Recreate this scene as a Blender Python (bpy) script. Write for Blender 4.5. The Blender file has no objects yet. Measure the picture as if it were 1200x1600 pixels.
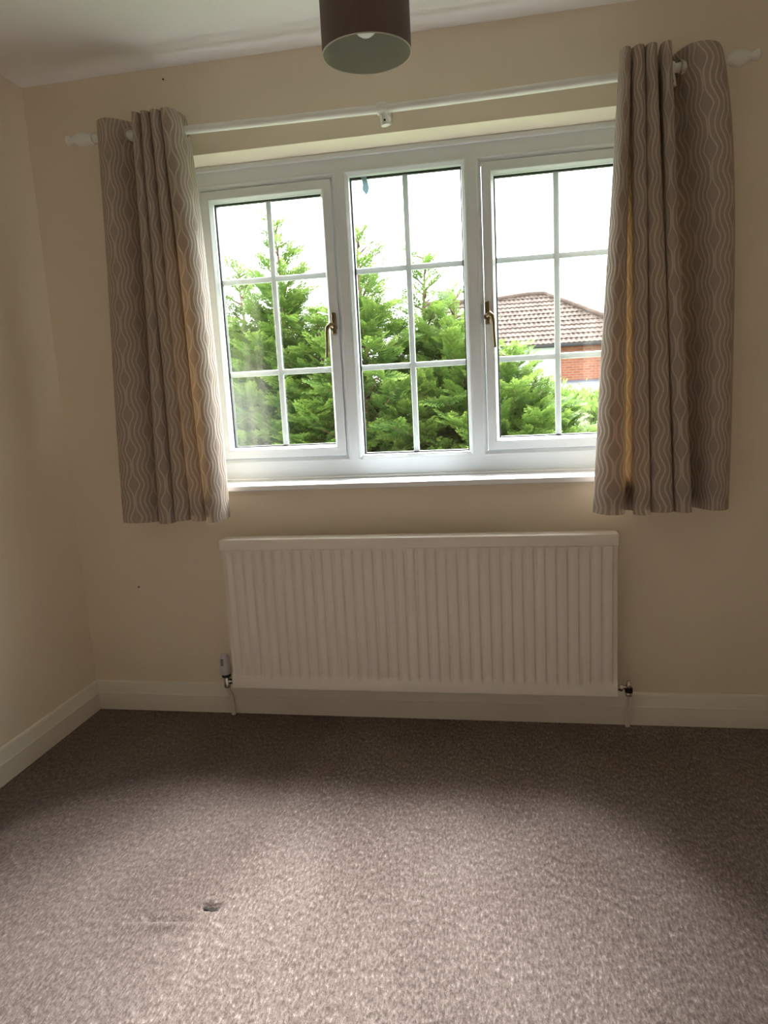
import bpy, bmesh, math, random
import numpy as np
from mathutils import Vector, Matrix

PI = math.pi
scene = bpy.context.scene
COL = scene.collection

# ------------------------------------------------------------------ camera
cam_d = bpy.data.cameras.new('camera')
cam = bpy.data.objects.new('camera', cam_d)
COL.objects.link(cam)
cam_d.sensor_fit = 'VERTICAL'
cam_d.sensor_height = 36.0
cam_d.lens = 1113.6 / 1600 * 36.0
cam_d.clip_start = 0.02
cam_d.clip_end = 300
_r = Vector((0.98380236, 0.17174621, -0.05134351))
_u = Vector((0.02130178, 0.17238411, 0.98479945))
_f = Vector((-0.17798638, 0.96994173, -0.1659334))
M = Matrix.Identity(4)
for i in range(3):
    M[i][0], M[i][1], M[i][2] = _r[i], _u[i], -_f[i]
M[0][3], M[1][3], M[2][3] = 1.72675, -2.55842, 1.24155
cam.matrix_world = M
scene.camera = cam

# ------------------------------------------------------------------ light: an overcast sky
SKY = 7.0
world = bpy.data.worlds.new('overcast_sky')
scene.world = world
world.use_nodes = True
wn = world.node_tree.nodes
bg = wn['Background']
bg.inputs['Color'].default_value = (0.97, 0.985, 1.0, 1)
bg.inputs['Strength'].default_value = SKY

# soft sun added beyond and high above the trees to brighten the room
sun_d = bpy.data.lights.new('added_soft_sun', 'SUN')
sun_d.energy = 34.0
sun_d.angle = math.radians(42)
sun_d.color = (1.0, 0.98, 0.95)
sun = bpy.data.objects.new('added_soft_sun', sun_d)
COL.objects.link(sun)
sun.rotation_euler = Vector((-0.11, -math.cos(math.radians(44)), -math.sin(math.radians(44)))).to_track_quat('-Z', 'Y').to_euler()

scene.view_settings.view_transform = 'Standard'
scene.view_settings.look = 'None'
scene.view_settings.gamma = 1
scene.view_settings.use_curve_mapping = False
scene.view_settings.exposure = 0.45
scene.cycles.max_bounces = 16
scene.cycles.diffuse_bounces = 10
scene.cycles.glossy_bounces = 4
scene.cycles.transmission_bounces = 8
scene.cycles.transparent_max_bounces = 24
scene.cycles.use_denoising = True
scene.cycles.sample_clamp_indirect = 8.0

# ------------------------------------------------------------------ helpers
class NG:
    """small helper for writing node maths"""
    def __init__(s, name):
        s.m = bpy.data.materials.new(name)
        s.m.use_nodes = True
        s.t = s.m.node_tree
        s.n = s.t.nodes
        s.b = s.n['Principled BSDF']
        s.out = s.n['Material Output']
    def link(s, a, b):
        s.t.links.new(a, b)
    def put(s, sock, v):
        if isinstance(v, bpy.types.NodeSocket):
            s.link(v, sock)
        else:
            sock.default_value = v
    def math(s, op, a, b=None, c=None):
        n = s.n.new('ShaderNodeMath')
        n.operation = op
        for k, v in enumerate((a, b, c)):
            if v is not None:
                s.put(n.inputs[k], v)
        return n.outputs[0]
    def noise(s, vec, scale, detail=2.0, rough=0.5):
        n = s.n.new('ShaderNodeTexNoise')
        if vec is not None:
            s.link(vec, n.inputs['Vector'])
        n.inputs['Scale'].default_value = scale
        n.inputs['Detail'].default_value = detail
        n.inputs['Roughness'].default_value = rough
        return n.outputs['Fac']
    def coord(s, which='Object'):
        return s.n.new('ShaderNodeTexCoord').outputs[which]
    def mapping(s, vec, scale=(1, 1, 1), loc=(0, 0, 0), rot=(0, 0, 0)):
        n = s.n.new('ShaderNodeMapping')
        s.link(vec, n.inputs['Vector'])
        n.inputs['Scale'].default_value = scale
        n.inputs['Location'].default_value = loc
        n.inputs['Rotation'].default_value = rot
        return n.outputs[0]
    def sep(s, vec):
        n = s.n.new('ShaderNodeSeparateXYZ')
        s.link(vec, n.inputs[0])
        return n.outputs
    def mix(s, fac, a, b):
        n = s.n.new('ShaderNodeMix')
        n.data_type = 'RGBA'
        s.put(n.inputs['Factor'], fac)
        for sock, v in ((n.inputs[6], a), (n.inputs[7], b)):
            if isinstance(v, tuple) and len(v) == 3:
                v = (*v, 1)
            s.put(sock, v)
        return n.outputs[2]
    def ramp(s, fac, stops):
        n = s.n.new('ShaderNodeValToRGB')
        s.put(n.inputs[0], fac)
        e = n.color_ramp.elements
        while len(e) < len(stops):
            e.new(0.5)
        for el, (p, c) in zip(e, stops):
            el.position = p
            el.color = (*c, 1) if len(c) == 3 else c
        return n.outputs[0]
    def smooth(s, v, lo, hi):
        n = s.n.new('ShaderNodeMapRange')
        n.interpolation_type = 'SMOOTHSTEP'
        s.put(n.inputs['Value'], v)
        n.inputs['From Min'].default_value = lo
        n.inputs['From Max'].default_value = hi
        return n.outputs[0]
    def bump(s, h, strength=0.3, dist=0.01):
        n = s.n.new('ShaderNodeBump')
        n.inputs['Strength'].default_value = strength
        n.inputs['Distance'].default_value = dist
        s.link(h, n.inputs['Height'])
        s.link(n.outputs[0], s.b.inputs['Normal'])
        return n.outputs[0]
    def base(s, c, rough=0.5, metal=0.0, spec=0.5):
        if isinstance(c, tuple) and len(c) == 3:
            c = (*c, 1)
        s.put(s.b.inputs['Base Color'], c)
        s.put(s.b.inputs['Roughness'], rough)
        s.b.inputs['Metallic'].default_value = metal
        s.b.inputs['Specular IOR Level'].default_value = spec
        return s


def paint(name, c, rough=0.5, bump=0.05, scale=60, metal=0.0, spec=0.5, vary=0.04):
    g = NG(name)
    n = g.noise(g.coord(), scale, 3)
    big = g.noise(g.coord(), 3.0, 2)
    k = tuple(max(0, x * (1 - vary)) for x in c)
    k2 = tuple(min(1, x * (1 + vary)) for x in c)
    g.base(g.mix(big, k, k2), rough, metal, spec)
    if bump:
        g.bump(n, bump, 0.004)
    return g.m


def link(name, me, mats=None, parent=None):
    o = bpy.data.objects.new(name, me)
    COL.objects.link(o)
    if mats is not None:
        if not isinstance(mats, (list, tuple)):
            mats = [mats]
        for m in mats:
            me.materials.append(m)
    if parent is not None:
        o.parent = parent
        o.matrix_parent_inverse = Matrix.Translation(parent.location).inverted()
    return o


def build(name, bm, mats, parent=None, smooth=False, angle=None):
    bmesh.ops.recalc_face_normals(bm, faces=bm.faces[:])
    me = bpy.data.meshes.new(name)
    bm.to_mesh(me)
    bm.free()
    if smooth:
        me.polygons.foreach_set('use_smooth', [True] * len(me.polygons))
        if angle:
            me.set_sharp_from_angle(angle=math.radians(angle))
    return link(name, me, mats, parent)


def empty(name, loc, label=None, cat=None, group=None, kind=None):
    o = bpy.data.objects.new(name, None)
    o.empty_display_size = 0.05
    o.location = loc
    COL.objects.link(o)
    tag(o, label, cat, group, kind)
    return o


def tag(o, label=None, cat=None, group=None, kind=None):
    if label:
        o['label'] = label
    if cat:
        o['category'] = cat
    if group:
        o['group'] = group
    if kind:
        o['kind'] = kind
    return o


def box(bm, x0, x1, y0, y1, z0, z1, bev=0.0, seg=2):
    r = bmesh.ops.create_cube(bm, size=1.0)
    vs = r['verts']
    for v in vs:
        v.co = Vector(((x0 + x1) / 2 + v.co.x * (x1 - x0), (y0 + y1) / 2 + v.co.y * (y1 - y0), (z0 + z1) / 2 + v.co.z * (z1 - z0)))
    if bev:
        es = list({e for v in vs for e in v.link_edges})
        bmesh.ops.bevel(bm, geom=es, offset=bev, segments=seg, profile=0.5, affect='EDGES')


def lathe(bm, prof, origin, axis=(0, 0, 1), seg=32, caps=True):
    """prof: list of (radius, height along axis)"""
    ax = Vector(axis).normalized()
    q = Vector((0, 0, 1)).rotation_difference(ax)
    o = Vector(origin)
    rings = []
    for r, h in prof:
        ring = []
        for k in range(seg):
            a = 2 * PI * k / seg
            ring.append(bm.verts.new(o + q @ Vector((r * math.cos(a), r * math.sin(a), h))))
        rings.append(ring)
    for a, b in zip(rings, rings[1:]):
        for k in range(seg):
            bm.faces.new((a[k], a[(k + 1) % seg], b[(k + 1) % seg], b[k]))
    if caps:
        bm.faces.new(rings[0][::-1])
        bm.faces.new(rings[-1])


def tube(bm, pts, rad, seg=12):
    pts = [Vector(p) for p in pts]
    rads = rad if isinstance(rad, (list, tuple)) else [rad] * len(pts)
    rings = []
    up = None
    for i, p in enumerate(pts):
        t = (pts[min(i + 1, len(pts) - 1)] - pts[max(i - 1, 0)]).normalized()
        if up is None:
            up = Vector((0, 0, 1)) if abs(t.z) < 0.9 else Vector((0, 1, 0))
        s = t.cross(up).normalized()
        up = s.cross(t).normalized()
        rings.append([bm.verts.new(p + rads[i] * (math.cos(2 * PI * k / seg) * s + math.sin(2 * PI * k / seg) * up)) for k in range(seg)])
    for a, b in zip(rings, rings[1:]):
        for k in range(seg):
            bm.faces.new((a[k], a[(k + 1) % seg], b[(k + 1) % seg], b[k]))
    bm.faces.new(rings[0][::-1])
    bm.faces.new(rings[-1])


def torus(bm, c, axis, R, r, seg=28, ms=10):
    q = Vector((0, 0, 1)).rotation_difference(Vector(axis).normalized())
    c = Vector(c)
    rings = []
    for i in range(seg):
        a = 2 * PI * i / seg
        rings.append([bm.verts.new(c + q @ Vector(((R + r * math.cos(b)) * math.cos(a), (R + r * math.cos(b)) * math.sin(a), r * math.sin(b))))
                      for b in [2 * PI * j / ms for j in range(ms)]])
    for i in range(seg):
        a, b = rings[i], rings[(i + 1) % seg]
        for j in range(ms):
            bm.faces.new((a[j], b[j], b[(j + 1) % ms], a[(j + 1) % ms]))


def ring_sweep(bm, x0, x1, z0, z1, prof):
    """sweep a profile of (inset, y) round a rectangle with mitred corners"""
    rows = []
    for d, y in prof:
        rows.append([bm.verts.new((x0 + d, y, z0 + d)), bm.verts.new((x1 - d, y, z0 + d)),
                     bm.verts.new((x1 - d, y, z1 - d)), bm.verts.new((x0 + d, y, z1 - d))])
    for a, b in zip(rows, rows[1:]):
        for k in range(4):
            bm.faces.new((a[k], a[(k + 1) % 4], b[(k + 1) % 4], b[k]))


# ------------------------------------------------------------------ materials
M_wall = paint('cream_wall_paint', (0.83, 0.748, 0.63), 0.75, 0.10, 220, spec=0.25, vary=0.02)
M_ceil = paint('ceiling_paint', (0.86, 0.85, 0.86), 0.85, 0.10, 120, spec=0.2, vary=0.02)
M_gloss = paint('white_gloss_paint', (0.82, 0.78, 0.72), 0.35, 0.03, 40, vary=0.02)
M_upvc = paint('white_upvc', (0.69, 0.735, 0.78), 0.30, 0.0, vary=0.01)
M_sill = paint('white_sill_board', (0.86, 0.88, 0.92), 0.22, 0.02, 30, vary=0.02)
M_rad = paint('radiator_enamel', (0.84, 0.78, 0.74), 0.32, 0.02, 50, vary=0.01)
M_rod = paint('white_pole_paint', (0.84, 0.84, 0.82), 0.35, 0.03, 80, vary=0.02)
M_chrome = paint('brushed_metal', (0.62, 0.60, 0.56), 0.22, 0.0, metal=1.0)
M_brass = paint('antique_brass', (0.24, 0.185, 0.11), 0.25, 0.03, 90, metal=1.0)
M_black = paint('black_rubber', (0.02, 0.02, 0.022), 0.5, 0.0)
M_bar = paint('glazing_bar', (0.66, 0.72, 0.74), 0.4, 0.0, vary=0.01)
M_plastic = paint('grey_white_plastic', (0.62, 0.60, 0.64), 0.4, 0.0)
M_grey = paint('grey_print', (0.16, 0.16, 0.18), 0.5, 0.0)
M_dark = paint('dark_hole', (0.015, 0.012, 0.01), 0.9, 0.0)


def glass_mat(name, haze=False):
    g = NG(name)
    tr = g.n.new('ShaderNodeBsdfTransparent')
    tr.inputs[0].default_value = (0.95, 0.97, 0.96, 1)
    gl = g.n.new('ShaderNodeBsdfGlossy')
    gl.inputs['Roughness'].default_value = 0.02
    geo = g.n.new('ShaderNodeNewGeometry')
    dt = g.n.new('ShaderNodeVectorMath')
    dt.operation = 'DOT_PRODUCT'
    g.link(geo.outputs['Incoming'], dt.inputs[0])
    g.link(geo.outputs['Normal'], dt.inputs[1])
    inv = g.math('SUBTRACT', 1.0, g.math('ABSOLUTE', dt.outputs['Value']))
    fres = g.math('MULTIPLY_ADD', g.math('POWER', inv, 5.0), 0.9, 0.04)
    mx = g.n.new('ShaderNodeMixShader')
    g.link(fres, mx.inputs[0])
    g.link(tr.outputs[0], mx.inputs[1])
    g.link(gl.outputs[0], mx.inputs[2])
    last = mx.outputs[0]
    if haze:
        # misted, smeared film inside the lower left pane
        df = g.n.new('ShaderNodeBsdfTranslucent')
        df.inputs[0].default_value = (0.80, 0.84, 0.88, 1)
        xyz = g.sep(g.coord('Object'))
        low = g.smooth(xyz[2], 1.50, 1.12)
        lft = g.smooth(xyz[0], 0.90, 0.62)
        nz = g.smooth(g.noise(g.mapping(g.coord('Object'), (6, 6, 2.5), rot=(0, 0.4, 0)), 1.0, 4), 0.25, 0.75)
        fac = g.math('MULTIPLY', g.math('MULTIPLY', low, lft), g.math('MULTIPLY_ADD', nz, 0.010, 0.008))
        m2 = g.n.new('ShaderNodeMixShader')
        g.link(fac, m2.inputs[0])
        g.link(last, m2.inputs[1])
        g.link(df.outputs[0], m2.inputs[2])
        last = m2.outputs[0]
    g.link(last, g.out.inputs['Surface'])
    return g.m


M_glass = glass_mat('window_glass')
M_glass_haze = glass_mat('misted_window_glass', True)


def carpet_mat():
    g = NG('brown_carpet_pile')
    co = g.coord('Object')
    # tufts lie over towards the camera's right: stretched noise
    tuft = g.noise(g.mapping(co, (1.0, 0.33, 1.0), rot=(0, 0, 0.25)), 170, 4, 0.75)
    mid = g.noise(co, 55, 3, 0.6)
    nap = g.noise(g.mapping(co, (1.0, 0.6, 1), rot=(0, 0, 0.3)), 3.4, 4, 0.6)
    v = g.math('ADD', g.math('MULTIPLY', tuft, 0.75), g.math('MULTIPLY', mid, 0.25))
    col = g.ramp(v, [(0.30, (0.050, 0.031, 0.027)), (0.45, (0.160, 0.114, 0.102)), (0.56, (0.280, 0.217, 0.202)), (0.68, (0.60, 0.50, 0.475))])
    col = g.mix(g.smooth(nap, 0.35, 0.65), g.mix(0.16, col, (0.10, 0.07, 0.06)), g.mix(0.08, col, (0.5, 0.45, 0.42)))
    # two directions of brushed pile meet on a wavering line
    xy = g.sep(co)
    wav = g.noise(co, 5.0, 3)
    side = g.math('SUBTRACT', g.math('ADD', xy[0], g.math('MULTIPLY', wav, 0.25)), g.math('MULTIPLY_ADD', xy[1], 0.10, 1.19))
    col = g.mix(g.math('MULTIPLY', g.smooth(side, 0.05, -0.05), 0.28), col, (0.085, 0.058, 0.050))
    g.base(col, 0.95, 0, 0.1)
    g.b.inputs['Sheen Weight'].default_value = 0.08
    g.b.inputs['Sheen Roughness'].default_value = 0.5
    g.bump(v, 0.9, 0.012)
    return g.m


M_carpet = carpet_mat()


def curtain_mat():
    g = NG('wavy_ogee_curtain_fabric')
    uv = g.sep(g.n.new('ShaderNodeUVMap').outputs[0])
    u, v = uv[0], uv[1]
    S, P = 0.060, 0.127
    def half(off):
        fr = g.math('FRACT', g.math('ADD', g.math('DIVIDE', v, P), off))
        dv = g.math('MULTIPLY', g.math('ABSOLUTE', g.math('SUBTRACT', fr, 0.5)), P)
        cs = g.math('MULTIPLY_ADD', g.math('COSINE', g.math('MULTIPLY', dv, 2 * PI / P)), 0.5, 0.5)
        return g.math('MULTIPLY_ADD', g.math('POWER', cs, 2.3), 0.0150, 0.0026)
    dA, dB = half(0.0), half(0.5)
    q = g.math('DIVIDE', u, S)
    k = g.math('FLOOR', q)
    a = g.math('MULTIPLY', g.math('FRACT', q), S)
    odd = g.math('ABSOLUTE', g.math('MODULO', k, 2.0))
    def lerp(x, y):
        return g.math('ADD', g.math('MULTIPLY', x, g.math('SUBTRACT', 1.0, odd)), g.math('MULTIPLY', y, odd))
    dX, dY = lerp(dA, dB), lerp(dB, dA)
    W = g.math('SUBTRACT', S, g.math('ADD', dX, dY))
    t = g.math('DIVIDE', g.math('SUBTRACT', a, dX), W)
    N = 3.0
    tn = g.math('MULTIPLY', t, N)
    near = g.math('ABSOLUTE', g.math('SUBTRACT', g.math('FRACT', g.math('ADD', tn, 0.5)), 0.5))
    dist = g.math('DIVIDE', g.math('MULTIPLY', near, W), N)
    line = g.smooth(dist, 0.0034, 0.0014)
    ins = g.math('MULTIPLY', g.math('GREATER_THAN', t, -0.1), g.math('LESS_THAN', t, 1.1))
    line = g.math('MULTIPLY', line, ins)
    weave = g.noise(g.mapping(g.n.new('ShaderNodeUVMap').outputs[0], (900, 900, 1)), 1.0, 1)
    basec = g.mix(weave, (0.36, 0.30, 0.26), (0.44, 0.37, 0.325))
    col = g.mix(line, basec, (0.62, 0.545, 0.475))
    g.base(col, g.math('SUBTRACT', 0.8, g.math('MULTIPLY', line, 0.35)), 0, 0.3)
    g.bump(g.math('ADD', line, g.math('MULTIPLY', weave, 0.25)), 0.5, 0.003)
    tr = g.n.new('ShaderNodeBsdfTranslucent')
    g.link(g.mix(line, (0.62, 0.42, 0.24), (0.72, 0.54, 0.34)), tr.inputs[0])
    mx = g.n.new('ShaderNodeMixShader')
    mx.inputs[0].default_value = 0.17
    g.link(g.b.outputs[0], mx.inputs[1])
    g.link(tr.outputs[0], mx.inputs[2])
    g.link(mx.outputs[0], g.out.inputs['Surface'])
    return g.m


M_curtain = curtain_mat()


def lining_mat():
    g = NG('curtain_lining')
    n = g.noise(g.coord(), 500, 2)
    g.base(g.mix(n, (0.78, 0.70, 0.56), (0.84, 0.76, 0.62)), 0.8, 0, 0.2)
    tr = g.n.new('ShaderNodeBsdfTranslucent')
    tr.inputs[0].default_value = (0.92, 0.80, 0.60, 1)
    mx = g.n.new('ShaderNodeMixShader')
    mx.inputs[0].default_value = 0.35
    g.link(g.b.outputs[0], mx.inputs[1])
    g.link(tr.outputs[0], mx.inputs[2])
    g.link(mx.outputs[0], g.out.inputs['Surface'])
    return g.m


M_lining = lining_mat()

# ------------------------------------------------------------------ room shell
RX1, RY0, H = 3.05, -3.35, 2.40
T = 0.30
WX0, WX1, WZ0, WZ1 = 0.527, 2.210, 0.925, 2.103      # window opening


def struct(o):
    o['kind'] = 'structure'
    return o


# floor: fine grid round the pulled place so that the ripple is real
bm = bmesh.new()
bump_c = (0.93, -1.11)
xs = sorted(set([0.0, RX1] + list(np.linspace(0.2, 1.7, 90)) + list(np.linspace(1.8, 3.0, 8))))
ys = sorted(set([RY0, 0.0] + list(np.linspace(-1.5, -0.75, 90)) + list(np.linspace(-3.2, -1.6, 8)) + [-0.6, -0.4, -0.2]))


def floor_z(x, y):
    z = 0.0
    # crease running to the left of the hole, ridge behind it
    yc = -1.135 + 0.10 * (x - 0.86)
    k = math.exp(-((x - 0.87) / 0.06) ** 2)
    z += -0.010 * k * math.exp(-((y - yc) / 0.006) ** 2) + 0.006 * k * math.exp(-((y - yc + 0.02) / 0.012) ** 2)
    # the snagged slit
    k2 = math.exp(-((x - 0.966) / 0.020) ** 2)
    z += -0.020 * k2 * math.exp(-((y + 1.083) / 0.006) ** 2) + 0.008 * k2 * math.exp(-((y + 1.062) / 0.012) ** 2)
    # soft ridge along the join of two nap directions
    return z


grid = [[bm.verts.new((x, y, floor_z(x, y))) for x in xs] for y in ys]
for j in range(len(ys) - 1):
    for i in range(len(xs) - 1):
        bm.faces.new((grid[j][i], grid[j][i + 1], grid[j + 1][i + 1], grid[j + 1][i]))
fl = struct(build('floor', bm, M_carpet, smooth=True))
bm = bmesh.new()
lathe(bm, [(0.0005, 0.0), (0.8, 0.0005), (1.0, 0.0), (0.5, -0.002)], (0, 0, 0), seg=18)
for v in bm.verts:
    w = 0.0055 * (1 + 0.35 * math.sin(v.co.x * 5))
    v.co = Vector((0.966 + v.co.x * 0.022, -1.083 - v.co.x * 0.003 + v.co.y * w, -0.004 + v.co.z))
build('snag_hole', bm, M_dark, fl)

bm = bmesh.new()
box(bm, -T, RX1 + T, RY0 - T, T, H, H + 0.2)
struct(build('ceiling', bm, M_ceil))
bm = bmesh.new()
box(bm, -T, 0, RY0 - T, 0, -0.2, H)
struct(build('wall_left', bm, M_wall))
bm = bmesh.new()
box(bm, RX1, RX1 + T, RY0 - T, 0, -0.2, H)
struct(build('wall_right', bm, M_wall))
bm = bmesh.new()
box(bm, 0, RX1, RY0 - T, RY0, -0.2, H)
struct(build('wall_front', bm, M_wall))
bm = bmesh.new()
box(bm, -T, WX0, 0, T, -0.2, H)
box(bm, WX1, RX1 + T, 0, T, -0.2, H)
box(bm, WX0, WX1, 0, T, -0.2, 0.905)
box(bm, WX0, WX1, 0, T, WZ1, H)
struct(build('wall_back', bm, M_wall))


def baseboard(name, p0, p1, n):
    """profile swept from p0 to p1; n points into the room"""
    prof = [(0.0, 0.0), (0.018, 0.0), (0.018, 0.070), (0.016, 0.074), (0.0085, 0.112), (0.006, 0.118), (0.0, 0.120)]
    bm = bmesh.new()
    p0, p1, n = Vector(p0), Vector(p1), Vector(n)
    a = [bm.verts.new(p0 + n * d + Vector((0, 0, z))) for d, z in prof]
    b = [bm.verts.new(p1 + n * d + Vector((0, 0, z))) for d, z in prof]
    for k in range(len(prof) - 1):
        bm.faces.new((a[k], a[k + 1], b[k + 1], b[k]))
    bm.faces.new(a)
    bm.faces.new(b[::-1])
    return struct(build(name, bm, M_gloss))


baseboard('baseboard_back', (0, 0, 0), (RX1, 0, 0), (0, -1, 0))
baseboard('baseboard_left', (0, RY0, 0), (0, 0, 0), (1, 0, 0))
baseboard('baseboard_right', (RX1, 0, 0), (RX1, RY0, 0), (-1, 0, 0))
baseboard('baseboard_front', (RX1, RY0, 0), (0, RY0, 0), (0, 1, 0))

# ------------------------------------------------------------------ window
win = empty('window_1', (1.3685, 0.14, WZ0), kind='structure')
YF = 0.140
holes = [(0.569, 1.115), (1.144, 1.589), (1.622, 2.168)]
HZ0, HZ1 = 0.987, 2.039
bm = bmesh.new()
xb = [WX0] + [v for h in holes for v in h] + [WX1]
zb = [WZ0, HZ0, HZ1, WZ1]
gv = {}
for i, x in enumerate(xb):
    for j, z in enumerate(zb):
        gv[i, j] = bm.verts.new((x, YF, z))
for i in range(len(xb) - 1):
    for j in range(3):
        if j == 1 and i % 2 == 1:
            continue
        bm.faces.new((gv[i, j], gv[i + 1, j], gv[i + 1, j + 1], gv[i, j + 1]))
for h0, h1 in holes:
    ring_sweep(bm, h0, h1, HZ0, HZ1, [(0, YF), (0.002, YF - 0.0015), (0.006, YF - 0.001), (0.014, YF + 0.006), (0.017, YF + 0.008), (0.017, YF + 0.065)])
ring_sweep(bm, WX0, WX1, WZ0, WZ1, [(0, YF), (0, YF + 0.065)])
bmesh.ops.remove_doubles(bm, verts=bm.verts[:], dist=0.0002)
# outer face
ov = {}
for i, x in enumerate(xb):
    for j, z in enumerate(zb):
        ov[i, j] = bm.verts.new((x + (0.017 if i % 2 == 1 and 0 < i < 7 else (-0.017 if 0 < i < 7 else 0)), YF + 0.065, z + (0.017 if j == 1 else (-0.017 if j == 2 else 0))))
for i in range(len(xb) - 1):
    for j in range(3):
        if j == 1 and i % 2 == 1:
            continue
        bm.faces.new((ov[i, j], ov[i, j + 1], ov[i + 1, j + 1], ov[i + 1, j]))
build('window_frame', bm, M_upvc, win)
bm = bmesh.new()
for (x0, x1, z0, z1) in ((WX0, WX1, 2.083, 2.1032), (WX0, WX0 + 0.02, WZ0, 2.083), (WX1 - 0.02, WX1, WZ0, 2.083)):
    box(bm, x0, x1, YF - 0.012, YF + 0.001, z0, z1, 0.005, 2)
build('frame_bead', bm, M_upvc, win)


def glazing(parent, gx0, gx1, gz0, gz1, bx, bzs, mat_glass):
    bm = bmesh.new()
    for y in (YF + 0.030, YF + 0.052):
        vs = [bm.verts.new(c) for c in ((gx0, y, gz0), (gx1, y, gz0), (gx1, y, gz1), (gx0, y, gz1))]
        bm.faces.new(vs)
    build('pane', bm, mat_glass, parent)
    bm = bmesh.new()
    hw = 0.0105
    y0, y1 = YF + 0.036, YF + 0.046
    box(bm, bx - hw, bx + hw, y0, y1, gz0, gz1, 0.003, 2)
    for bz in bzs:
        box(bm, gx0, bx - hw + 0.001, y0 + 0.0004, y1 - 0.0004, bz - hw, bz + hw, 0.003, 2)
        box(bm, bx + hw - 0.001, gx1, y0 + 0.0004, y1 - 0.0004, bz - hw, bz + hw, 0.003, 2)
    build('glazing_bars', bm, M_bar, parent)
    bm = bmesh.new()
    ring_sweep(bm, gx0 - 0.002, gx1 + 0.002, gz0 - 0.002, gz1 + 0.002, [(0, YF + 0.028), (0.004, YF + 0.028), (0.004, YF + 0.029)])
    ring_sweep(bm, gx0 - 0.002, gx1 + 0.002, gz0 - 0.002, gz1 + 0.002, [(0.0, YF + 0.032), (0.0065, YF + 0.032), (0.0065, YF + 0.050), (0, YF + 0.050)])
    build('gasket', bm, M_black, parent)


def handle(parent, x, sgn):
    """cockspur / espag handle: rounded back plate, boss and lever hanging down"""
    h = None
    bm = bmesh.new()
    box(bm, x - 0.0095, x + 0.0095, YF - 0.012, YF - 0.001, 1.462, 1.545, 0.006, 3)
    lathe(bm, [(0.0135, 0), (0.0135, 0.012), (0.011, 0.018)], (x, YF - 0.010, 1.490), (0, -1, 0), 20)
    pts = [(x, YF - 0.026, 1.494), (x - sgn * 0.008, YF - 0.034, 1.498), (x - sgn * 0.018, YF - 0.040, 1.488),
           (x - sgn * 0.021, YF - 0.042, 1.470), (x - sgn * 0.022, YF - 0.043, 1.43), (x - sgn * 0.024, YF - 0.045, 1.392), (x - sgn * 0.0245, YF - 0.046, 1.379)]
    tube(bm, pts, [0.010, 0.0095, 0.0085, 0.0065, 0.0052, 0.0055, 0.0062], 12)
    h = build('handle', bm, M_brass, parent, True, 40)
    return h


# window_1 > casement > sash / pane / glazing_bars / gasket / handle
for x0, x1, hx, sgn, gm, bx in ((0.5885, 1.0955, 1.079, 1, M_glass_haze, 0.842), (1.6415, 2.1485, 1.652, -1, M_glass, 1.900)):
    bm = bmesh.new()
    z0, z1 = 1.0070, 2.0185
    ring_sweep(bm, x0, x1, z0, z1, [(0, YF + 0.05), (0, YF + 0.0015), (0.002, YF), (0.027, YF - 0.001), (0.030, YF - 0.003), (0.033, YF - 0.002),
                                    (0.041, YF + 0.012), (0.0425, YF + 0.013), (0.0425, YF + 0.062), (0, YF + 0.062), (0, YF + 0.05)])
    c = build('casement', bm, M_upvc, win)
    glazing(c, x0 + 0.0425, x1 - 0.0425, z0 + 0.0425, z1 - 0.0425, bx, (1.338, 1.690), gm)
    handle(c, hx, sgn)
bm = bmesh.new()
ring_sweep(bm, 1.161, 1.572, 1.004, 2.022, [(0, YF + 0.009), (0.0015, YF + 0.014), (0.002, YF + 0.062), (0, YF + 0.062)])
fx = build('fixed_light', bm, M_upvc, win)
glazing(fx, 1.163, 1.570, 1.006, 2.020, 1.366, (1.336, 1.692), M_glass)

# scrap stuck to the glass
bm = bmesh.new()
outl = [(1.4 * a_, b_) for a_, b_ in [(-0.009, 0.036), (0.006, 0.036), (0.009, 0.020), (0.012, -0.002), (0.010, -0.018), (0.002, -0.030), (0.001, -0.024), (-0.006, -0.010), (-0.004, 0.010)]]
f = bm.faces.new([bm.verts.new((1.217 + x, YF + 0.0285, 1.985 + z)) for x, z in outl])
r = bmesh.ops.extrude_face_region(bm, geom=[f])
for v in r['geom']:
    if isinstance(v, bmesh.types.BMVert):
        v.co.y -= 0.0012
g = NG('blue_grey_tape')
g.base((0.42, 0.54, 0.58), 0.6)
_t = g.n.new('ShaderNodeBsdfTranslucent')
_t.inputs[0].default_value = (0.40, 0.52, 0.58, 1)
_m = g.n.new('ShaderNodeMixShader')
_m.inputs[0].default_value = 0.35
g.link(g.b.outputs[0], _m.inputs[1])
g.link(_t.outputs[0], _m.inputs[2])
g.link(_m.outputs[0], g.out.inputs['Surface'])
tag(build('tape_scrap', bm, g.m),
    'small torn blue-grey scrap stuck at top left of the middle window pane', 'scrap')

# window board
bm = bmesh.new()
box(bm, 0.48, 2.257, -0.034, 0.0, 0.899, 0.9195, 0.004, 2)
box(bm, WX0 + 0.001, WX1 - 0.001, -0.006, YF + 0.01, 0.899, 0.9195, 0.0)
box(bm, WX0 + 0.001, WX1 - 0.001, YF - 0.012, YF + 0.02, 0.919, 0.929, 0.003, 2)
struct(build('trim_1', bm, M_sill))

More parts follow.
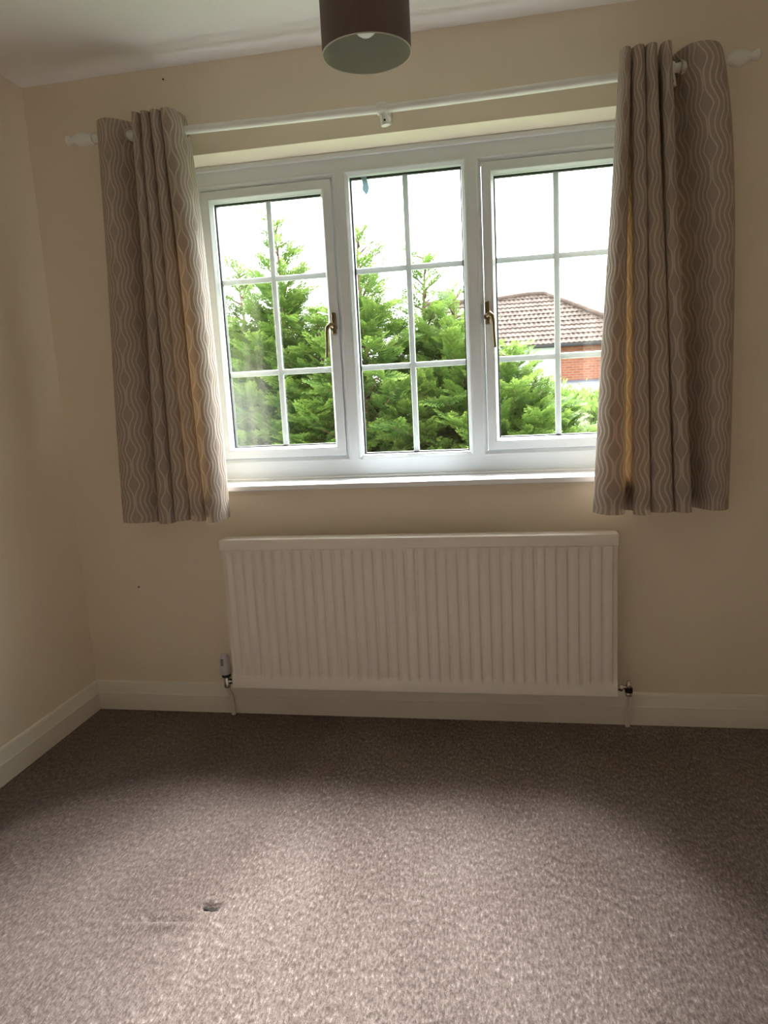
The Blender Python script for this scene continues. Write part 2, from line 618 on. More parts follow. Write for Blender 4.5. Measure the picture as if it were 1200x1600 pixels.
# ------------------------------------------------------------------ radiator
rad = empty('radiator', (1.364, -0.08, 0.155),
            'long white ribbed panel radiator on the wall below the window', 'radiator')
bm = bmesh.new()
X0, X1, Z0, Z1 = 0.656, 2.072, 0.155, 0.732
YFr = -0.120
nr = 37
pitch = (X1 - X0 - 0.02) / nr
prof = [(0.0, 0.0), (0.05, 0.0), (0.10, 0.12), (0.17, 0.80), (0.22, 0.95), (0.30, 1.0), (0.70, 1.0), (0.78, 0.95), (0.83, 0.80), (0.90, 0.12), (0.95, 0.0)]
xs_ = [(X0, 0.0)] + [(X0 + 0.01 + (k + t) * pitch, d) for k in range(nr) for t, d in prof] + [(X1, 0.0)]
zs_ = [(Z0, 0), (Z0 + 0.036, 0), (Z0 + 0.044, 0.15), (Z0 + 0.055, 0.8), (Z0 + 0.064, 1), (0.668, 1), (0.678, 0.8), (0.688, 0.1), (0.70, 0), (Z1, 0)]
g_ = []
for z, e in zs_:
    base_in = 0.010 * e     # flutes are pressed between the flat bands
    row = []
    for x, d in xs_:
        y = YFr + (0.0105 * e * (1 - d))
        if z < Z0 + 0.04:
            y = YFr - 0.004
        row.append(bm.verts.new((x, y, z)))
    g_.append(row)
for a, b in zip(g_, g_[1:]):
    for k in range(len(a) - 1):
        bm.faces.new((a[k], a[k + 1], b[k + 1], b[k]))
# edges, back
bk = [bm.verts.new(c) for c in ((X0, -0.065, Z0), (X1, -0.065, Z0), (X1, -0.065, Z1), (X0, -0.065, Z1))]
bm.faces.new((bk[0], bk[3], bk[2], bk[1]))
bm.faces.new([r[0] for r in g_] + [bk[3], bk[0]])
bm.faces.new([r[-1] for r in g_][::-1] + [bk[1], bk[2]])
bm.faces.new(g_[0][::-1] + [bk[0], bk[1]])
bm.faces.new(g_[-1] + [bk[2], bk[3]])
build('ribbed_panel', bm, M_rad, rad, True, 50)
bm = bmesh.new()
box(bm, 0.6535, 2.0745, -0.128, -0.062, 0.692, 0.7345, 0.006, 3)
build('top_cover', bm, M_rad, rad, True, 50)
for bx in (0.86, 1.87):
    bm = bmesh.new()
    box(bm, bx - 0.02, bx + 0.02, -0.066, -0.0005, 0.22, 0.66, 0.002, 1)
    build('wall_bracket', bm, M_rad, rad)
# thermostatic valve, left
bm = bmesh.new()
vx, vy = 0.603, -0.060
lathe(bm, [(0.010, 0), (0.013, 0.002), (0.0135, 0.035), (0.010, 0.042), (0.0095, 0.05)], (vx + 0.004, vy, 0.128), (0, 0, 1), 20)
tube(bm, [(vx + 0.004, vy, 0.152), (vx + 0.03, vy, 0.153), (X0 + 0.004, vy - 0.022, 0.168)], [0.0115, 0.011, 0.010], 14)
val = build('thermostatic_valve', bm, M_chrome, rad, True, 40)
bm = bmesh.new()
lathe(bm, [(0.0165, 0), (0.018, 0.004), (0.018, 0.008), (0.015, 0.012)], (vx + 0.003, vy, 0.172), (-0.03, 0, 1), 24)
build('valve_collar', bm, M_black, val, True, 40)
bm = bmesh.new()
lathe(bm, [(0.014, 0.0), (0.020, 0.003), (0.022, 0.012), (0.0225, 0.030), (0.0205, 0.034), (0.019, 0.062), (0.0165, 0.079), (0.013, 0.083)], (vx + 0.002, vy, 0.182), (-0.04, 0, 1), 28)
build('valve_head', bm, M_plastic, val, True, 40)
bm = bmesh.new()
for k in range(4):
    box(bm, vx - 0.007, vx + 0.004, vy - 0.0206, vy - 0.0160, 0.224 + k * 0.007, 0.2285 + k * 0.007)
build('valve_scale', bm, M_grey, val)
# lockshield valve, right
vx2, vy2 = 2.1185, -0.060
bm = bmesh.new()
lathe(bm, [(0.009, 0), (0.0125, 0.002), (0.0125, 0.022), (0.011, 0.024)], (vx2, vy2, 0.130), (0, 0, 1), 20)
lathe(bm, [(0.011, 0), (0.0115, 0.008), (0.008, 0.018), (0.006, 0.024)], (vx2, vy2, 0.164), (0, 0, 1), 20)
tube(bm, [(vx2, vy2, 0.163), (vx2 - 0.02, vy2, 0.164), (X1 - 0.003, vy2 - 0.022, 0.166)], [0.0075, 0.0085, 0.010], 14)
lathe(bm, [(0.0125, 0), (0.0125, 0.010)], (vx2 - 0.026, vy2 - 0.008, 0.164), (-1, -0.4, 0), 6)
ls = build('lockshield_valve', bm, M_chrome, rad, True, 40)
bm = bmesh.new()
lathe(bm, [(0.008, 0), (0.0135, 0.003), (0.014, 0.018), (0.010, 0.022)], (vx2, vy2, 0.142), (0, 0, 1), 20)
build('valve_nut', bm, M_black, ls, True, 40)
for px in (vx + 0.006, vx2 + 0.001):
    bm = bmesh.new()
    tube(bm, [(px, -0.029, 0.0), (px, -0.029, 0.05), (px, -0.031, 0.075), (px, -0.046, 0.098), (px, vy + 0.003, 0.115), (px, vy, 0.134)], 0.0085, 16)
    build('pipe', bm, M_gloss, rad, True, 40)

# ------------------------------------------------------------------ curtain pole
rod = empty('curtain_pole', (1.34, 0.0, 2.15), 'white wooden curtain pole with turned finials fixed above the window', 'curtain pole')
RYC = -0.090
rodpts = [(0.300, 2.1665), (0.45, 2.1615), (0.622, 2.1566), (0.95, 2.1515), (1.258, 2.148), (1.3595, 2.1468), (1.4685, 2.1472), (1.75, 2.1495), (2.061, 2.154), (2.25, 2.1592), (2.375, 2.1635)]
bm = bmesh.new()
tube(bm, [(x, RYC, z) for x, z in rodpts], 0.0135, 20)
build('pole', bm, M_rod, rod, True, 40)
fprof = [(0.013, 0.0), (0.0195, 0.001), (0.0205, 0.006), (0.0150, 0.010), (0.0150, 0.016), (0.0215, 0.028), (0.0245, 0.042), (0.0220, 0.056), (0.0140, 0.072), (0.0100, 0.080), (0.0125, 0.088), (0.0170, 0.095), (0.0165, 0.101), (0.0090, 0.106), (0.002, 0.107)]
for (x, z, sg) in ((0.313, 2.1672, -1), (2.370, 2.1640, 1)):
    bm = bmesh.new()
    lathe(bm, fprof, (x, RYC, z), (sg, 0, 0.03 * sg * sg if sg > 0 else 0.02), 24)
    build('finial', bm, M_rod, rod, True, 50)
for bxp, bz in ((0.585, 2.1576), (1.342, 2.147), (2.225, 2.158)):
    bm = bmesh.new()
    # oval wall plate with cup arm
    box(bm, bxp - 0.011, bxp + 0.013, -0.006, 0.0, bz - 0.022, bz + 0.045, 0.005, 3)
    tube(bm, [(bxp, -0.004, bz - 0.004), (bxp - 0.002, -0.045, bz - 0.006), (bxp - 0.004, RYC + 0.012, bz - 0.008)], [0.010, 0.008, 0.009], 14)
    lathe(bm, [(0.0150, -0.016), (0.0185, -0.015), (0.0198, -0.011), (0.0198, 0.011), (0.0185, 0.015), (0.0150, 0.016)], (bxp - 0.006, RYC, bz), (1, 0, 0), 28)
    tube(bm, [(bxp - 0.004, RYC, bz - 0.016), (bxp + 0.0, RYC + 0.004, bz - 0.028), (bxp + 0.003, RYC + 0.004, bz - 0.050)], [0.013, 0.0145, 0.0145], 16)
    b = build('bracket', bm, M_rod, rod, True, 45)
    bm = bmesh.new()
    lathe(bm, [(0.0034, 0), (0.0034, 0.002)], (bxp + 0.003, RYC - 0.0098, bz - 0.038), (0, -1, 0), 14)
    build('screw_hole', bm, M_dark, b)

# ------------------------------------------------------------------ curtains


def catmull(pts, sub):
    P = [Vector(p) for p in pts]
    P = [P[0] * 2 - P[1]] + P + [P[-1] * 2 - P[-2]]
    out = []
    for i in range(1, len(P) - 2):
        for k in range(sub):
            t = k / sub
            a, b, c, d = P[i - 1], P[i], P[i + 1], P[i + 2]
            out.append(0.5 * ((2 * b) + (c - a) * t + (2 * a - 5 * b + 4 * c - d) * t * t + (3 * b - a - 3 * c + d) * t ** 3))
    out.append(P[-2])
    return out


def rod_z(x):
    for (x0, z0), (x1, z1) in zip(rodpts, rodpts[1:]):
        if x0 <= x <= x1:
            return z0 + (z1 - z0) * (x - x0) / (x1 - x0)
    return rodpts[0][1] if x < rodpts[0][0] else rodpts[-1][1]


def make_curtain(name, label, top, bot, ztop, zbot, u0, bell, flip):
    SUB = 10
    tp, bp = catmull(top, SUB), catmull(bot, SUB)
    n = len(tp)
    def arc(p):
        s = [0.0]
        for a, b in zip(p, p[1:]):
            s.append(s[-1] + (b - a).length)
        return s
    at, ab = arc(tp), arc(bp)
    us = [u0 + (x + y) / 2 for x, y in zip(at, ab)]
    zt = [ztop(p.x) for p in tp]
    zb_ = [zbot(i / (n - 1), p.x) for i, p in enumerate(bp)]
    rows = list(np.linspace(0, 0.07, 22)) + list(np.linspace(0.075, 1, 62))
    def P(i, s):
        x = tp[i].x + (bp[i].x - tp[i].x) * s
        y = tp[i].y + (bp[i].y - tp[i].y) * s
        w = max(0.0, min(1.0, (i / (n - 1) - 0.80) / 0.08))
        x += bell * math.sin(PI * s ** 0.65) * w * w * (3 - 2 * w)     # the end panel bellies out
        wob = 0.0025 * math.sin(5.0 * s + i * 0.05) * math.sin(PI * s)
        return Vector((x + wob, y + wob * 0.6, zt[i] + (zb_[i] - zt[i]) * s))
    # crossings of the pole
    cross = []
    for i in range(n - 1):
        if (tp[i].y - RYC) * (tp[i + 1].y - RYC) < 0:
            t = (RYC - tp[i].y) / (tp[i + 1].y - tp[i].y)
            c = tp[i].lerp(tp[i + 1], t)
            d = (tp[i + 1] - tp[i]).normalized()
            cross.append((i + t, Vector((c.x, RYC, rod_z(c.x))), Vector((d.y, -d.x, 0)), at[i] + t * (at[i + 1] - at[i])))
    root = empty(name, (sum(p.x for p in bp) / n, -0.09, min(zb_)), label, 'curtain', 'eyelet curtains at the window')
    def sheet(pname, off, s0, s1, mat):
        bm = bmesh.new()
        uvl = bm.loops.layers.uv.new('UVMap')
        rr = [s for s in rows if s0 <= s <= s1]
        V, UV = [], {}
        for s in rr:
            row = []
            pts = [P(i, s) for i in range(n)]
            for i in range(n):
                d = pts[min(i + 1, n - 1)] - pts[max(i - 1, 0)]
                d.z = 0
                d.normalize()
                nn = Vector((-d.y, d.x, 0)) * (-1 if flip else 1)
                v = bm.verts.new(pts[i] + nn * off)
                UV[v] = (us[i], -pts[i].z)
                row.append(v)
            V.append(row)
        for a, b in zip(V, V[1:]):
            for i in range(n - 1):
                ctr = (a[i].co + a[i + 1].co + b[i].co + b[i + 1].co) / 4
                am = (at[i] + at[i + 1]) / 2
                if any(abs(am - c[3]) < 0.02 and ((am - c[3]) ** 2 + (ctr.z - c[1].z) ** 2) < 0.0205 ** 2 for c in cross):
                    continue
                f = bm.faces.new((a[i], a[i + 1], b[i + 1], b[i]))
                f.smooth = True
                for l in f.loops:
                    l[uvl].uv = UV[l.vert]
        me = bpy.data.meshes.new(pname)
        bm.to_mesh(me)
        bm.free()
        return link(pname, me, mat, root)
    sheet('fabric_panel', 0.0, 0, 1, M_curtain)
    sheet('lining', 0.0022, 0.0, 0.985, M_lining)
    sheet('hem', 0.0011, 0.925, 0.997, M_curtain)
    for c in cross:
        bm = bmesh.new()
        torus(bm, c[1], c[2], 0.0215, 0.0032, 24, 8)
        for v in bm.verts:      # flatten the ring into an eyelet
            k = (v.co - c[1]).dot(c[2])
            v.co -= c[2] * k * 0.1
        build('eyelet', bm, M_chrome, root, True)
    return root


FY, BY = -0.152, -0.052


def folds(start, fronts, end, k):
    """plan line of a gathered curtain: start panel, round fronts with pinched valleys between, end flank"""
    out = list(start)
    px = start[-1][0]
    for i, (xl, xr) in enumerate(fronts):
        c = (px + xl) / 2 if i else (px + xl) / 2 + 0.004
        w = k * (xr - xl)
        out += [(c - w, -0.074), (c - w * 0.5, BY), (c + w * 0.5, BY), (c + w, -0.074)]
        out += [(xl + 0.001, -0.112), (xl, -0.148), ((xl + xr) / 2 - 0.002, -0.168), (xr - 0.002, -0.155), (xr, -0.114)]
        px = xr
    return out + list(end)


ltop = folds([(0.338, -0.088), (0.347, -0.120), (0.368, -0.143), (0.395, -0.147), (0.422, -0.130), (0.449, -0.096)],
             [(0.494, 0.521), (0.526, 0.556), (0.560, 0.596)],
             [(0.594, -0.072), (0.602, BY), (0.611, BY), (0.612, -0.074), (0.602, -0.110), (0.599, -0.150), (0.612, -0.168), (0.634, -0.160), (0.645, -0.130), (0.649, -0.098), (0.651, -0.072), (0.643, -0.058), (0.630, -0.066), (0.623, -0.105), (0.621, -0.135)], 0.33)
lbot = folds([(0.268, -0.080), (0.278, -0.124), (0.310, -0.148), (0.350, -0.150), (0.395, -0.130), (0.422, -0.098)],
             [(0.437, 0.496), (0.500, 0.560), (0.564, 0.621)],
             [(0.606, -0.072), (0.614, BY), (0.634, BY), (0.640, -0.074), (0.626, -0.110), (0.624, -0.148), (0.638, -0.168), (0.662, -0.164), (0.678, -0.136), (0.684, -0.106), (0.685, -0.075), (0.674, -0.056), (0.652, -0.066), (0.648, -0.105), (0.652, -0.135)], 0.36)
make_curtain('curtain', 'beige wavy-patterned eyelet curtain gathered at the left end of the pole', ltop, lbot,
             lambda x: 2.206 + 0.0 * x, lambda t, x: 0.810 - 0.006 * math.sin(t * 9) + 0.012 * max(0, t - 0.8) / 0.2, 0.012, 0.019, False)
rtop = folds([(2.092, -0.118), (2.084, -0.110), (2.074, -0.118), (2.069, -0.140), (2.082, -0.164), (2.098, -0.154), (2.102, -0.114)],
             [(2.105, 2.139), (2.142, 2.174), (2.185, 2.215)],
             [(2.219, -0.074), (2.226, BY), (2.236, -0.062), (2.250, -0.100), (2.272, -0.138), (2.302, -0.152), (2.335, -0.146), (2.358, -0.116), (2.372, -0.076), (2.384, -0.040)], 0.33)
rbot = folds([(2.075, -0.125), (2.035, -0.080), (2.003, -0.085), (1.991, -0.125), (2.030, -0.172), (2.078, -0.158), (2.094, -0.114)],
             [(2.119, 2.170), (2.174, 2.241), (2.246, 2.297)],
             [(2.302, -0.074), (2.312, BY), (2.326, -0.064), (2.340, -0.100), (2.358, -0.128), (2.378, -0.140), (2.398, -0.138), (2.414, -0.120), (2.424, -0.090), (2.430, -0.050)], 0.34)
make_curtain('curtain', 'beige wavy-patterned eyelet curtain gathered at the right end of the pole', rtop, rbot,
             lambda x: 2.208 - 0.010 * max(0, min(1, (x - 2.22) / 0.12)), lambda t, x: 0.806 - 0.005 * math.sin(t * 8) + 0.010 * max(0, 0.15 - t) / 0.15 + 0.010 * max(0, t - 0.75) / 0.25, 0.030, 0.032, False)

# ------------------------------------------------------------------ pendant lamp
LX, LY, LZ, LR, LH = 1.400, -0.687, 2.0545, 0.1085, 0.180
lamp = empty('pendant_lamp', (LX, LY, LZ), 'dark brown drum pendant lampshade with pale lining hanging from the ceiling', 'lamp')
M_shade = NG('brown_faux_silk_shade')
M_shade.base(M_shade.mix(M_shade.noise(M_shade.mapping(M_shade.coord(), (300, 300, 8)), 1.0, 2), (0.115, 0.076, 0.072), (0.150, 0.102, 0.097)), 0.55, 0, 0.4)
M_shade = M_shade.m
M_shade_in = paint('shade_lining_pvc', (0.46, 0.47, 0.42), 0.6, 0.0)
bm = bmesh.new()
lathe(bm, [(LR, 0), (LR, LH)], (LX, LY, LZ), seg=72, caps=False)
build('lamp_shade', bm, M_shade, lamp, True)
bm = bmesh.new()
lathe(bm, [(LR - 0.0015, 0.001), (LR - 0.0015, LH - 0.001)], (LX, LY, LZ), seg=72, caps=False)
build('shade_lining', bm, M_shade_in, lamp, True)
M_rim = paint('pale_shade_rim', (0.55, 0.50, 0.44), 0.5, 0.0)
for z in (LZ, LZ + LH):
    bm = bmesh.new()
    torus(bm, (LX, LY, z), (0, 0, 1), LR - 0.0006, 0.0017, 72, 8)
    build('shade_rim', bm, M_rim, lamp, True)
bm = bmesh.new()
torus(bm, (LX, LY, LZ + LH - 0.03), (0, 0, 1), 0.020, 0.002, 24, 8)
for k in range(3):
    a = 2 * PI * k / 3 + 0.5
    tube(bm, [(LX + 0.02 * math.cos(a), LY + 0.02 * math.sin(a), LZ + LH - 0.03), (LX + 0.105 * math.cos(a), LY + 0.105 * math.sin(a), LZ + LH - 0.004)], 0.0015, 8)
build('shade_spider', bm, M_gloss, lamp, True)
bm = bmesh.new()
lathe(bm, [(0.019, 0), (0.019, 0.045), (0.012, 0.055), (0.006, 0.07)], (LX, LY, LZ + LH - 0.065), seg=24)
build('lamp_holder', bm, M_gloss, lamp, True, 40)
bm = bmesh.new()
lathe(bm, [(0.001, 0.0), (0.012, 0.002), (0.021, 0.008), (0.027, 0.018), (0.0295, 0.030), (0.027, 0.043), (0.020, 0.056), (0.0145, 0.068), (0.013, 0.085)], (LX, LY, LZ + 0.038), seg=32)
build('light_bulb', bm, paint('opal_bulb_glass', (0.9, 0.9, 0.92), 0.25, 0.0, vary=0), lamp, True)
bm = bmesh.new()
tube(bm, [(LX, LY, LZ + LH), (LX, LY, H - 0.02)], 0.0032, 10)
build('flex_cord', bm, M_gloss, lamp, True)
bm = bmesh.new()
lathe(bm, [(0.006, 0), (0.030, 0.004), (0.036, 0.016), (0.038, 0.026)], (LX, LY, H - 0.026), seg=32)
build('ceiling_rose', bm, M_gloss, lamp, True, 40)

# wall marks
bm = bmesh.new()
lathe(bm, [(0.0045, 0), (0.0045, 0.0015), (0.002, 0.003)], (0.2406, 0, 0.5201), (0, -1, 0), 14)
tag(build('wall_plug', bm, paint('brown_plug', (0.30, 0.16, 0.08), 0.7, 0.0)), 'tiny brown plug in the bare wall left of the radiator', 'wall plug')
bm = bmesh.new()
lathe(bm, [(0.003, 0), (0.003, 0.002), (0.001, 0.003)], (0.5499, 0, 2.3632), (0, -1, 0), 12)
tag(build('nail', bm, M_dark), 'tiny dark nail head in the wall high above the left curtain', 'nail')

# ------------------------------------------------------------------ outside
GZ = -2.70
g = NG('lawn_grass')
g.base(g.mix(g.noise(g.coord(), 8, 4), (0.05, 0.10, 0.02), (0.09, 0.15, 0.035)), 0.9, 0, 0.2)
bm = bmesh.new()
box(bm, -30, 40, 0.3, 60, GZ - 0.2, GZ)
struct(build('trim_2', bm, g.m)).name = 'ground'
bm = bmesh.new()
box(bm, -T, RX1 + T, 0.005, T, GZ, -0.2)
gw = NG('own_brick')
gw.base((0.2, 0.08, 0.05), 0.9)
struct(build('wall_lower', bm, gw.m))


def leaf_mat(name, c0, c1, tip):
    g = NG(name)
    uv = g.sep(g.n.new('ShaderNodeUVMap').outputs[0])
    col = g.mix(uv[1], c0, c1)
    col = g.mix(g.smooth(uv[0], 0.45, 1.1), col, tip)
    g.base(col, 0.55, 0, 0.25)
    tr = g.n.new('ShaderNodeBsdfTranslucent')
    g.link(g.mix(0.5, col, tip), tr.inputs[0])
    mx = g.n.new('ShaderNodeMixShader')
    mx.inputs[0].default_value = 0.35
    g.link(g.b.outputs[0], mx.inputs[1])
    g.link(tr.outputs[0], mx.inputs[2])
    g.link(mx.outputs[0], g.out.inputs['Surface'])
    return g.m


M_leaf = leaf_mat('conifer_foliage', (0.042, 0.098, 0.022), (0.088, 0.17, 0.028), (0.17, 0.25, 0.050))
M_leaf2 = leaf_mat('hedge_foliage', (0.06, 0.13, 0.02), (0.11, 0.20, 0.03), (0.15, 0.24, 0.045))
M_bark = paint('conifer_bark', (0.10, 0.055, 0.035), 0.9, 0.5, 40, vary=0.3)


def mesh_quads(name, V, UV, mat, parent):
    """V: (n,4,3) quads, UV: (n,4,2)"""
    n = len(V)
    me = bpy.data.meshes.new(name)
    me.vertices.add(n * 4)
    me.vertices.foreach_set('co', V.reshape(-1).astype(np.float32))
    me.loops.add(n * 4)
    me.loops.foreach_set('vertex_index', np.arange(n * 4, dtype=np.int32))
    me.polygons.add(n)
    me.polygons.foreach_set('loop_start', np.arange(n, dtype=np.int32) * 4)
    me.update(calc_edges=True)
    l = me.uv_layers.new(name='UVMap')
    l.data.foreach_set('uv', UV.reshape(-1).astype(np.float32))
    me.update()
    return link(name, me, mat, parent)


def spray_template(rng):
    """one flat feathery frond along +x, length 1"""
    Q, U = [], []
    def leaf(p, d, w, t):
        p = np.array(p); d = np.array(d)
        s = np.array([-d[1], d[0], 0.0])
        s = s / (np.linalg.norm(s) + 1e-9) * w
        Q.append([p, p + d * 0.45 + s, p + d, p + d * 0.45 - s])
        U.append([(t, 0), (t + 0.1, 0), (t + 0.3, 0), (t + 0.1, 0)])
    nq = 10
    leaf([0, 0, 0], [1, 0, -0.12], 0.014, 0.2)
    for k in range(nq):
        t = 0.08 + 0.88 * k / nq
        L = 0.40 * (1 - t) ** 0.8 + 0.05
        for sg in (-1, 1):
            a = sg * math.radians(rng.uniform(34, 55))
            z = rng.uniform(-0.10, 0.03)
            d = np.array([math.cos(a) * L, math.sin(a) * L, z * L * 2])
            p = np.array([t + rng.uniform(-0.02, 0.02), 0, -0.12 * t])
            leaf(p, d, 0.024, 0.15 + 0.45 * t)
            for m in (0.35, 0.62):
                a2 = a + rng.choice([-1, 1]) * math.radians(rng.uniform(30, 50))
                l2 = L * (0.62 - 0.4 * m)
                leaf(p + d * m, np.array([math.cos(a2) * l2, math.sin(a2) * l2, z * l2]), 0.019, 0.3 + 0.5 * t)
    return np.array(Q, float), np.array(U, float)


_rng = random.Random(5)
SPR = [spray_template(_rng) for _ in range(6)]


def conifer(x, y, top, label, seed, rmax=1.0, slope=0.40, low=-0.9, lean=0.0, dense=1.0, thin=0.7):
    rng = random.Random(seed)
    root = empty('conifer_tree', (x, y, GZ), label, 'tree', 'conifers outside the window')
    bm = bmesh.new()
    ht = top - GZ
    pts, rads = [], []
    for k in range(14):
        t = k / 13
        pts.append((x + lean * t * t * 0.2 + 0.02 * math.sin(k * 1.7 + seed), y + 0.02 * math.cos(k * 2.1 + seed), GZ + ht * t))
        rads.append(0.085 * (1 - t) ** 0.9 + 0.004)
    tube(bm, pts, rads, 8)
    Vs, Us = [], []
    def add(o, d, L, roll, tint, tipadd):
        Q, U = SPR[rng.randrange(6)]
        d = d.normalized()
        up = Vector((0, 0, 1))
        s = up.cross(d)
        if s.length < 0.05:
            s = Vector((1, 0, 0))
        s.normalize()
        w = d.cross(s)
        s2 = s * math.cos(roll) + w * math.sin(roll)
        w2 = d.cross(s2)
        R = np.array([d, s2, w2])
        Vs.append(np.einsum('qvk,kj->qvj', Q * L, R) + np.array(o))
        U2 = U.copy()
        U2[:, :, 1] = tint
        U2[:, :, 0] += tipadd
        Us.append(U2)
    z = top - 0.03
    ga = rng.uniform(0, 6)
    def trunk(zz):
        t = (zz - GZ) / ht
        return Vector((x + lean * t * t * 0.2, y, zz))
    add(trunk(top - 0.28), Vector((0.05, 0, 1)), 0.30, rng.uniform(0, 3), 0.5, 0.1)
    while z > low:
        dep = top - z
        r = min(rmax, 0.10 + slope * dep) * rng.uniform(0.7, 1.12)
        ga += 2.399 + rng.uniform(-0.4, 0.4)
        el = math.radians(rng.uniform(28, 52) - 16 * min(1, dep / 2.5))
        d = Vector((math.cos(ga) * math.cos(el), math.sin(ga) * math.cos(el), math.sin(el)))
        o = trunk(z - r * math.sin(el) * 0.55)
        tip = o + d * r + Vector((0, 0, -0.05 * r))
        midp = o + d * r * 0.5 + Vector((0, 0, -0.05 * r))
        tube(bm, [o, midp, tip], [0.010 + 0.008 * r, 0.007 + 0.004 * r, 0.0025], 5)
        tint = rng.random()
        ns = max(2, int(r / 0.045 * dense))
        for k in range(ns):
            t = 0.12 + 0.88 * (k + rng.random() * 0.6) / ns
            p = o.lerp(midp, t * 2) if t < 0.5 else midp.lerp(tip, t * 2 - 1)
            for sg in ((-1, 1) if rng.random() < 0.85 else (1,)):
                yaw = sg * math.radians(rng.uniform(22, 62))
                dd = Matrix.Rotation(yaw, 3, 'Z') @ d
                dd.z += rng.uniform(-0.35, 0.25)
                add(p, dd, rng.uniform(0.16, 0.28) * (0.70 + 0.45 * min(1, dep)), rng.uniform(-0.7, 0.7), min(1, max(0, tint + rng.uniform(-0.25, 0.25))), rng.uniform(-0.25, 0.15) + 0.3 * (t - 0.5))
        add(tip - d * 0.06, d + Vector((0, 0, rng.uniform(-0.4, 0.2))), rng.uniform(0.16, 0.26), rng.uniform(-0.6, 0.6), tint, 0.15)
        z -= rng.uniform(0.014, 0.030) / dense * (1.0 if dep > thin else 2.0)
    build('trunk', bm, M_bark, root, True)
    mesh_quads('foliage', np.concatenate(Vs), np.concatenate(Us), M_leaf, root)
    return root


conifer(-0.50, 4.5, 2.96, 'tallest conifer, its spire showing in the left window pane', 1, 0.95, 0.36)
conifer(-1.05, 4.9, 2.66, 'conifer at the left edge of the left window pane', 2, 1.0, 0.40)
conifer(0.40, 4.1, 2.76, 'conifer with a thin spire at the left of the middle pane', 3, 0.85, 0.33)
conifer(0.92, 4.7, 2.56, 'conifer rising behind the vertical bar of the middle pane', 4, 0.9, 0.36)
conifer(1.22, 4.3, 2.12, 'bushy conifer at the right side of the middle pane', 5, 0.95, 0.62, thin=0.35)
conifer(1.72, 3.9, 1.58, 'low bright conifer in front of the white house wall', 6, 0.95, 0.85, thin=0.15, dense=1.15)
conifer(-0.05, 4.2, 2.05, 'shorter conifer between the left and middle panes', 7, 0.9, 0.5)
conifer(2.02, 3.9, 1.18, 'lowest conifer at the bottom of the right pane', 8, 0.75, 0.95, thin=0.1, dense=1.15)

# hedge to the right
rng = np.random.default_rng(3)
hroot = empty('hedge', (4.2, 8.8, GZ), 'bright green leafy hedge at the bottom right of the right pane', 'hedge')
bm = bmesh.new()
box(bm, 2.15, 6.5, 8.35, 9.25, GZ, 0.72)
bmesh.ops.subdivide_edges(bm, edges=bm.edges[:], cuts=8, use_grid_fill=True)
for v in bm.verts:
    v.co += Vector((0.06 * math.sin(v.co.z * 5 + v.co.y * 3), 0.08 * math.sin(v.co.x * 4 + v.co.z * 3), 0.06 * math.sin(v.co.x * 5)))
build('hedge_core', bm, paint('hedge_twigs', (0.03, 0.05, 0.012), 0.9, 0.5, 30, vary=0.3), hroot, True)
N = 26000
top_n = int(N * 0.45)
px = rng.uniform(2.05, 6.6, N)
py = np.where(np.arange(N) < top_n, rng.uniform(8.25, 9.35, N), 8.35 - np.abs(rng.normal(0, 0.10, N)))
hz = 0.80 + 0.10 * np.sin(px * 3.1) + 0.06 * np.sin(px * 7.3 + py * 4)
pz = np.where(np.arange(N) < top_n, hz + rng.normal(0, 0.09, N), hz - np.abs(rng.uniform(0, 1.6, N)))
dirs = rng.normal(0, 1, (N, 3)); dirs[:, 2] = np.abs(dirs[:, 2]) + 1.2
dirs /= np.linalg.norm(dirs, axis=1)[:, None]
side = np.cross(dirs, rng.normal(0, 1, (N, 3)))
side /= np.linalg.norm(side, axis=1)[:, None]
Lf = rng.uniform(0.06, 0.13, N)[:, None]
Pc = np.stack([px, py, pz], 1)
V = np.stack([Pc, Pc + dirs * Lf * 0.5 + side * Lf * 0.22, Pc + dirs * Lf, Pc + dirs * Lf * 0.5 - side * Lf * 0.22], 1)
UV = np.zeros((N, 4, 2)); UV[:, :, 1] = rng.uniform(0, 1, N)[:, None]; UV[:, :, 0] = rng.uniform(0, 1, N)[:, None]
mesh_quads('leaves', V, UV, M_leaf2, hroot)

# house beyond
hs = empty('house', (2.6, 20.3, GZ), 'neighbouring house with brown tiled hip roof, white and brick walls', 'house')


def brick_mat(name, c1, c2, mortar, sx=1.0):
    g = NG(name)
    b = g.n.new('ShaderNodeTexBrick')
    co = g.sep(g.coord())
    cmb = g.n.new('ShaderNodeCombineXYZ')
    g.link(g.math('ADD', co[0], co[1]), cmb.inputs[0])
    g.link(co[2], cmb.inputs[1])
    g.link(cmb.outputs[0], b.inputs['Vector'])
    b.inputs['Color1'].default_value = (*c1, 1)
    b.inputs['Color2'].default_value = (*c2, 1)
    b.inputs['Mortar'].default_value = (*mortar, 1)
    b.inputs['Scale'].default_value = 1.0
    b.inputs['Brick Width'].default_value = 0.225
    b.inputs['Row Height'].default_value = 0.075
    b.inputs['Mortar Size'].default_value = 0.011
    g.base(b.outputs['Color'], 0.9, 0, 0.2)
    return g.m


